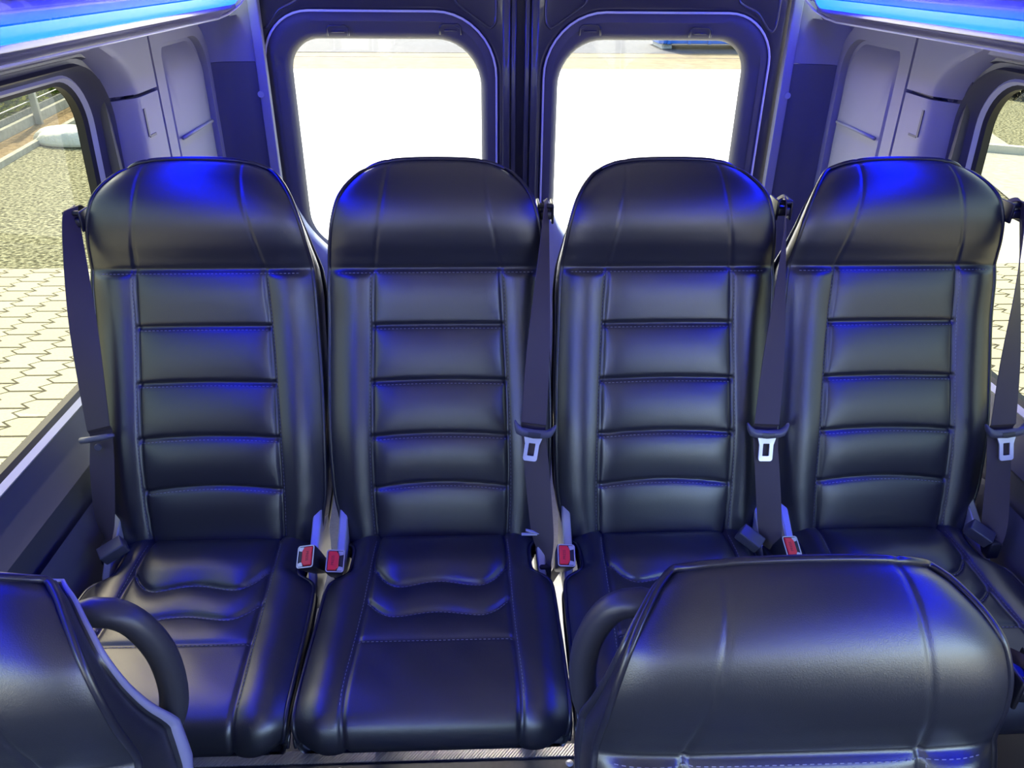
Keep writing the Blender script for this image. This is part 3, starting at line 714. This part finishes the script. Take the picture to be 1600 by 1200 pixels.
    cv = MB(); cv.tube([L((sx*.808, -3.4, 1.524)), L((sx*.808, YE-.05, 1.524)), L((sx*.800, YE+.01, 1.530)), L((sx*.780, YE+.05, 1.548)), L((sx*.745, YE+.07, 1.585))], .0035, 8); cv.build('clear_lip', M['lip'], t)
    lt = empty('led_light_strip', (sx*.77, .4, 1.565)); tag(lt, 'long glowing blue light strip along the %s side of the ceiling' % side, 'light strip')
    L2 = lambda p: (p[0]-sx*.77, p[1]-.4, p[2]-1.565)
    ld = MB(); pr = [(.7815, 1.5535), (.774, 1.556), (.764, 1.566), (.757, 1.579)]
    ld.loft([[L2((sx*x, y, z)) for x, z in pr] for y in np.linspace(-3.4, YE, 8)], closed=False); ld.build('diffuser', M['led'], lt)
    dd = MB()
    for k in range(170):
        y = -1.55+k*.0225
        if y > YE-.03: break
        dd.add([L2((sx*.800, y, 1.5355)), L2((sx*.800, y+.015, 1.5355)), L2((sx*.7925, y+.015, 1.5395)), L2((sx*.7925, y, 1.5395))], [(0, 1, 2, 3)])
    dd.build('light_tape', M['leddot'], lt, smooth=False)

# low dashboard bulkhead at the front under the windscreen
bk_ = MB(); bk_.box(-.96, .96, -3.50, -3.42, 0, .98); bk_.box(-.96, .96, -3.42, -3.0, .70, .96, .04); bk_.box(-.96, .96, -3.48, -3.42, 1.60, 1.9); struct(bk_, 'wall_front', M['frame'])
wg = MB(); wg.box(-.96, .96, -3.46, -3.45, .98, 1.60); struct(wg, 'window_7', M['windscreen'], smooth=False)
# ceiling, floor, podium
c_ = MB(); c_.box(-.98, .98, -3.4, 2.5, 1.86, 1.90); struct(c_, 'ceiling', M['ceiling'], smooth=False)
fl = MB(); fl.box(-.97, .97, -3.4, 2.46, -.05, 0); struct(fl, 'floor', M['floor'], smooth=False)
po = MB(); po.box(-.925, .925, .98, 1.56, 0, PODZ); po_ = struct(po, 'trim_21', M['podium'], smooth=False)
po2 = MB(); po2.box(-.925, .925, 1.56, 2.40, 0, PODZ); struct(po2, 'trim_22', M['carpet'], smooth=False)
ts = MB(); ts.box(-.92, .92, 1.052, 1.082, PODZ, PODZ+.004, .001)
ts_ = tag(ts.build('tread_strip', M['tread'], None, auto=.5), 'ribbed silver metal strip across the step under the rear seats', 'floor strip')
for i, (x, y) in enumerate(((-.445, 1.034), (.035, 1.038), (.49, 1.038))):
    bb = MB()
    for k in range(3):
        a = k*PI/3; bb.box(-.008, .008, -.0022, .0022, 0, .003)
    bb = MB(); bb.tube([(0, 0, 0), (0, 0, .003), (0, 0, .0045)], [.0085, .007, .003], 12)
    o = bb.build('floor_bolt', M['chrome'], None, auto=.8); o.location = (x, y, PODZ)
    tag(o, ['small shiny bolt in the floor edge below the second rear seat', 'small shiny bolt in the floor edge below the gap beside the third seat', 'small shiny bolt in the floor edge below the third rear seat'][i], 'bolt', 'bolts along the floor edge')

# rear doors
DY = 2.42
for sx, k in ((-1, 1), (1, 2)):
    CX = -.02
    X = lambda x: CX+sx*x
    fn = lambda x, z, dp: (X(x), DY+dp, z)
    dm = MB()
    # x measured from the middle: seal ring .09 .. .76, glass .125 .. .68
    IN, OUT = (.052, .738)
    seal = (.075, .728, .735, 1.527, [.15, .15, .13, .13]) 
    def ring(a, dp, tl=.17, tr=.13): return (seal[0]+a, seal[1]-a, seal[2]+a, seal[3]-a, [max(tr-a, .02), max(tl-a, .02), .13, .13], dp)
    panel(dm, [(.030, .775, .18, 1.72, .0005, .0), ring(-.022, .0), ring(-.012, .006), ring(-.008, .010)], fn)
    door = dm.build('door_%d' % k, M['doorpaint'], None, auto=.8); tag(door, kind='structure')
    s_ = MB(); pts = [fn(x, z, .003) for x, z in rrect(*ring(-.006, 0)[:5], 10, 8)]; s_.tube(pts, .0034, 8, closed=True); s_.build('window_seal', M['seal'], door)
    fr = MB()
    gl = lambda a, dp: (.115+a, .665-a, .83+a, 1.458-a, [max(.085-a, .01), max(.13-a, .01), .12, .12], dp)
    panel(fr, [ring(-.008, .010), ring(.004, .004), ring(.02, .002), gl(-.045, .006), gl(-.02, .010), gl(-.006, .022), gl(0, .04)], fn)
    fr.build('window_frame', M['doorframe'], door, auto=.8)
    for xx, zz in ((.20, 1.487), (.52, 1.482)):
        c2 = MB(); c2.tube([fn(xx-.03, zz-.014, .004), fn(xx-.03, zz+.006, .0), fn(xx-.022, zz+.013, -.001), fn(xx+.022, zz+.013, -.001), fn(xx+.03, zz+.006, .0), fn(xx+.03, zz-.014, .004)], .0028, 8)
        c2.tube([fn(xx-.018, zz-.003, .003), fn(xx+.018, zz-.003, .003)], .0022, 8); c2.build('frame_clip', M['doorpaint'], door)
    gp = MB(); pts = [fn(x, z, .038) for x, z in rrect(*gl(-.01, 0)[:5], 10, 8)]; n_ = len(pts); gp.add(pts+[fn(.39, 1.14, .038)], [(i, (i+1) % n_, n_) for i in range(n_)])
    g_ = gp.build('window_glass', M['clear'], door, smooth=False)
    hw = MB()
    for j in range(11):
        z = 1.41-j*.05; hw.box(*sorted((X(.118), X(.662))), DY+.0365, DY+.0370, z-.0004, z+.0004)
    hw.build('heating_wires', M['doorframe'], g_, smooth=False)
    # pressed ridges in the sheet metal
    for poly in ([(.070, 1.60), (.070, 1.505), (.085, 1.49), (.100, 1.497), (.175, 1.548), (.185, 1.56), (.185, 1.60)], [(.62, 1.60), (.62, 1.562), (.64, 1.550), (.68, 1.535), (.715, 1.49), (.728, 1.485), (.738, 1.50), (.738, 1.60)]):
        rd = MB(); P2 = []
        for a_, b_ in zip(poly, poly[1:]):
            for t_ in np.linspace(0, 1, 6, endpoint=False): P2.append((a_[0]+(b_[0]-a_[0])*t_, a_[1]+(b_[1]-a_[1])*t_))
        for _ in range(3): P2 = [P2[0]]+[((P2[i-1][0]+2*P2[i][0]+P2[i+1][0])/4, (P2[i-1][1]+2*P2[i][1]+P2[i+1][1])/4) for i in range(1, len(P2)-1)]+[P2[-1]]
        rd.tube([fn(x, z, .0005) for x, z in P2], .0042, 8); rd.build('pressed_ridge', M['doorpaint'], door)
    # meeting edge flange and its ribs
    fl_ = MB(); fl_.box(*sorted((X(.030), X(.052))), DY-.016, DY+.004, .2, 1.72, .004); fl_.box(*sorted((X(.012), X(.028))), DY-.006, DY+.02, .2, 1.72, .004); fl_.build('door_flange', M['doorpaint'], door, auto=.8)
    # lower lining: pale moulded shelf that rises at the corners of the window
    lo = MB(); N_ = 40; rows = [[], [], [], [], [], []]
    for i in range(N_+1):
        t_ = i/N_; x = .078+(.722-.078)*t_
        # top edge: high at both sides, dipping under the glass
        e_ = min((x-.078), (.722-x)); zt = .795+.19*max(0, 1-(e_/.115))**1.0 if e_ < .115 else .795
        zt = .80+.185*(1-min(1, max(0, e_-.025)/.12)**.55) if e_ < .145 else .80
        for r_, (dp, dz) in enumerate(((.012, .012), (-.010, .008), (-.024, -.004), (-.030, -.06), (-.034, -.10), (-.034, -.30))): rows[r_].append(fn(x, zt+dz if r_ < 4 else min(zt+dz, .72-.1*(r_-4)), dp))
    rows.append([fn(.078+(.722-.078)*i/N_, .22, -.034) for i in range(N_+1)])
    lo.loft(rows, closed=False); lo.build('lower_lining', M['doorlow'], door, auto=1.0)
st = MB(); st.box(-.075, .035, DY+.012, DY+.05, .18, 1.72); struct(st, 'trim_31', M['rubber'], smooth=False)
hd = MB(); hd.box(-.93, .93, DY-.01, DY+.04, 1.70, 1.87); struct(hd, 'trim_32', M['trimdark'], smooth=False)

# ------------------------------------------------------------------ outside
GZ = -.60
def ground(name, pts, m, z=GZ):
    g = MB(); g.add([(x, y, z) for x, y in pts], [tuple(range(len(pts)))]); return struct(g, name, m, smooth=False)
ground('ground', [(-60, -30), (60, -30), (60, 80), (-60, 80)], M['gravel'], GZ-.02)
ground('ground_paving', [(-7.5, -25), (9, -25), (9, 6.2), (-7.5, 6.2)], M['paver'], GZ)
ground('ground_concrete', [(-2.6, 6.2), (5.0, 6.2), (9.5, 22.0), (-7.2, 22.0)], M['concrete'], GZ-.004)
ground('ground_sand', [(-6.2, 19.6), (12, 19.9), (14, 23.4), (-7.4, 23.2)], M['sand'], GZ+.0)
ground('ground_road', [(-14, 23.3), (30, 23.3), (30, 40), (-14, 40)], M['asphalt'], GZ+.004)
ground('ground_asphalt', [(5.2, 6.6), (6.1, 6.6), (10.2, 20.5), (9.2, 20.5)], M['kerb'], GZ+.004)
ground('ground_pink', [(5.2, 6.3), (9.5, 6.3), (9.6, 9.2), (6.6, 8.0)], M['pinkpave'], GZ+.006)
# kerb, edging board, fence and hedge beyond the gravel on the left
def along(y): return -6.35-(y-10.5)*.14
kb = MB(); rows = []
for y in np.linspace(4, 22, 10): x = along(y)+.25; rows.append([(x, y, GZ-.02), (x, y, GZ+.05), (x-.08, y, GZ+.05), (x-.08, y, GZ-.02)])
kb.loft(rows, closed=False); tag(kb.build('kerb', M['kerb'], None, smooth=False), 'low pale kerb along the far edge of the gravel, seen through the left window', 'kerb')
so = MB(); so.loft([[(along(y)+.17, y, GZ+.01), (along(y)-.28, y, GZ+.02)] for y in np.linspace(4, 22, 20)], closed=False); tag(so.build('ground_soil', M['soil'], None, smooth=False), kind='structure')
bd = MB(); rows = []
for y in np.linspace(4, 22, 10): x = along(y)-.28; rows.append([(x, y, GZ-.02), (x, y, GZ+.15), (x-.07, y, GZ+.15), (x-.07, y, GZ-.02)])
bd.loft(rows, closed=False); tag(bd.build('concrete_fence_base', M['kerb'], None, smooth=False), 'low concrete base wall under the wire fence, left window', 'wall')
br_ = MB(); rows = []
for y in np.linspace(4, 22, 10): x = along(y)-.36; rows.append([(x, y, GZ+.15), (x, y, GZ+.23), (x-.04, y, GZ+.23), (x-.04, y, GZ+.15)])
fence = empty('wire_fence', (along(12.5)-.35, 12.5, GZ)); tag(fence, 'galvanised wire fence in front of the hedge, seen through the left window', 'fence')
def F(p): return (p[0]-fence.location.x, p[1]-12.5, p[2]-GZ)
b_ = MB(); b_.loft([[F(p) for p in r_] for r_ in rows], closed=False); b_.build('bottom_board', M['board'], fence, smooth=False)
for y in (7.6, 10.05, 12.5, 14.95, 17.4):
    p_ = MB(); x = along(y)-.22; p_.box(F((x-.05, y, 0))[0], F((x+.05, y, 0))[0], y-12.53, y-12.47, 0, 1.3, .006); p_.build('post', M['steel'], fence, auto=.6)
for z in (.36, .58, .85, 1.1, 1.27):
    wv = MB(); wv.tube([F((along(y)-.26, y, GZ+z)) for y in np.linspace(5, 20, 6)], .008, 6); wv.build('wire', M['steel'], fence)
rng = random.Random(3)
def hedge_mesh(x_fn, y0, y1, h, wd, n):
    m_ = MB()
    for _ in range(n):
        y = rng.uniform(y0, y1); x = x_fn(y)-rng.random()**1.6*wd; z = GZ+.05+rng.random()**.8*h
        a = rng.uniform(0, 2*PI); s_ = rng.uniform(.05, .11); c = Vector((x, y, z))
        u_ = Vector((math.cos(a), math.sin(a), rng.uniform(-.6, .6))).normalized()*s_; v_ = Vector((-math.sin(a), math.cos(a), rng.uniform(.2, 1))).normalized()*s_*.6
        m_.add([c-u_, c-v_*.7, c+u_, c+v_], [(0, 1, 2, 3)])
    return m_
hg = hedge_mesh(lambda y: along(y)-.55, 6, 21, 1.4, 1.3, 19000)
core = []; 
for y in np.linspace(5.8, 21.5, 40): x = along(y)-1.1; core.append([(x, y, GZ), (x-.05, y, GZ+1.1), (x-.4, y, GZ+1.35), (x-1.0, y, GZ+1.2), (x-1.2, y, GZ)])
tag(hg.build('hedge', M['hedge'], None, smooth=False), 'yellow-green leafy hedge behind the wire fence, left window', 'hedge')
# white sheeting lying on the gravel
ws = MB(); NN = 40; rows = []
for k in range(9):
    t_ = k/8*PI/2; z = math.sin(t_)*.32; rr = math.cos(t_)**.5 if k < 8 else .02
    rows.append([(rr*(.62+.05*math.sin(5*a)+.03*math.sin(9*a+1))*math.cos(a), rr*(.40+.04*math.sin(4*a+2))*math.sin(a), z*(1+.08*math.sin(3*a))-.01) for a in [2*PI*i/NN for i in range(NN)]])
rows = [[(x*1.2, y*.85, z*.65) for x, y, z in q] for q in rows]; ws.loft(rows, cap=True); o = ws.build('white_sheeting', M['white'], None); o.location = (-5.6, 11.3, GZ); tag(o, 'bright white sheeting heaped on the gravel outside the left window', 'sheeting')
# blue container far behind
bc = empty('blue_container', (6.6, 25.4, GZ)); tag(bc, 'blue metal container standing far behind the van, top of the right rear window', 'container')
m_ = MB(); m_.box(-1.5, 1.5, -.9, .9, .15, 1.5, .03); m_.build('body', M['blue'], bc, auto=.6)
for x in (-1.2, -.6, 0, .6, 1.2): m_ = MB(); m_.box(x-.05, x+.05, -.96, -.89, .15, 1.45, .01); m_.build('rib', M['blue'], bc, auto=.6)
for x in (-1.2, 1.2): m_ = MB(); m_.box(x-.15, x+.15, -.7, .7, 0, .16, .01); m_.build('skid', M['board'], bc, auto=.6)
# right side: kerb line and low shrubs
kr = MB(); kr.loft([[(6.9+(y-8)*.62+.0, y, GZ), (6.9+(y-8)*.62, y, GZ+.08), (7.05+(y-8)*.62, y, GZ+.08), (7.05+(y-8)*.62, y, GZ)] for y in np.linspace(7.5, 8.8, 4)], closed=False)
kr = MB(); kr.loft([[(x, y-.07, GZ), (x, y-.07, GZ+.1), (x, y+.07, GZ+.1), (x, y+.07, GZ)] for x, y in [(5.0, 11.6), (6.8, 10.7), (8.6, 9.8), (10.4, 8.9)]], closed=False)
tag(kr.build('kerb', M['concrete'], None, smooth=False), 'pale straight kerb crossing the view of the right side window', 'kerb')
for x, y, s_ in ((10.6, 15.6, .5), (11.2, 18.4, .7), (12.9, 16.0, .6)):
    m_ = MB()
    for _ in range(900):
        a, b = rng.uniform(0, 2*PI), rng.uniform(0, PI/2); rr = s_*rng.random()**.3; c = Vector((rr*math.cos(a)*math.sin(b)*1.3, rr*math.sin(a)*math.sin(b)*1.3, rr*math.cos(b)*.8))
        u_ = Vector((rng.uniform(-1, 1), rng.uniform(-1, 1), rng.uniform(-1, 1))).normalized()*.07; v_ = u_.orthogonal().normalized()*.04
        m_.add([c-u_, c-v_, c+u_, c+v_], [(0, 1, 2, 3)])
    o = m_.build('shrub', M['asphalt'], None, smooth=False); o.location = (x, y, GZ)
    tag(o, ['low dark shrub beyond the right side window, smallest and nearest of three', 'low dark shrub beyond the right side window, farthest from the van', 'low dark shrub beyond the right side window, furthest to the right'][[.5, .7, .6].index(s_)], 'shrub', 'shrubs beyond the right window')
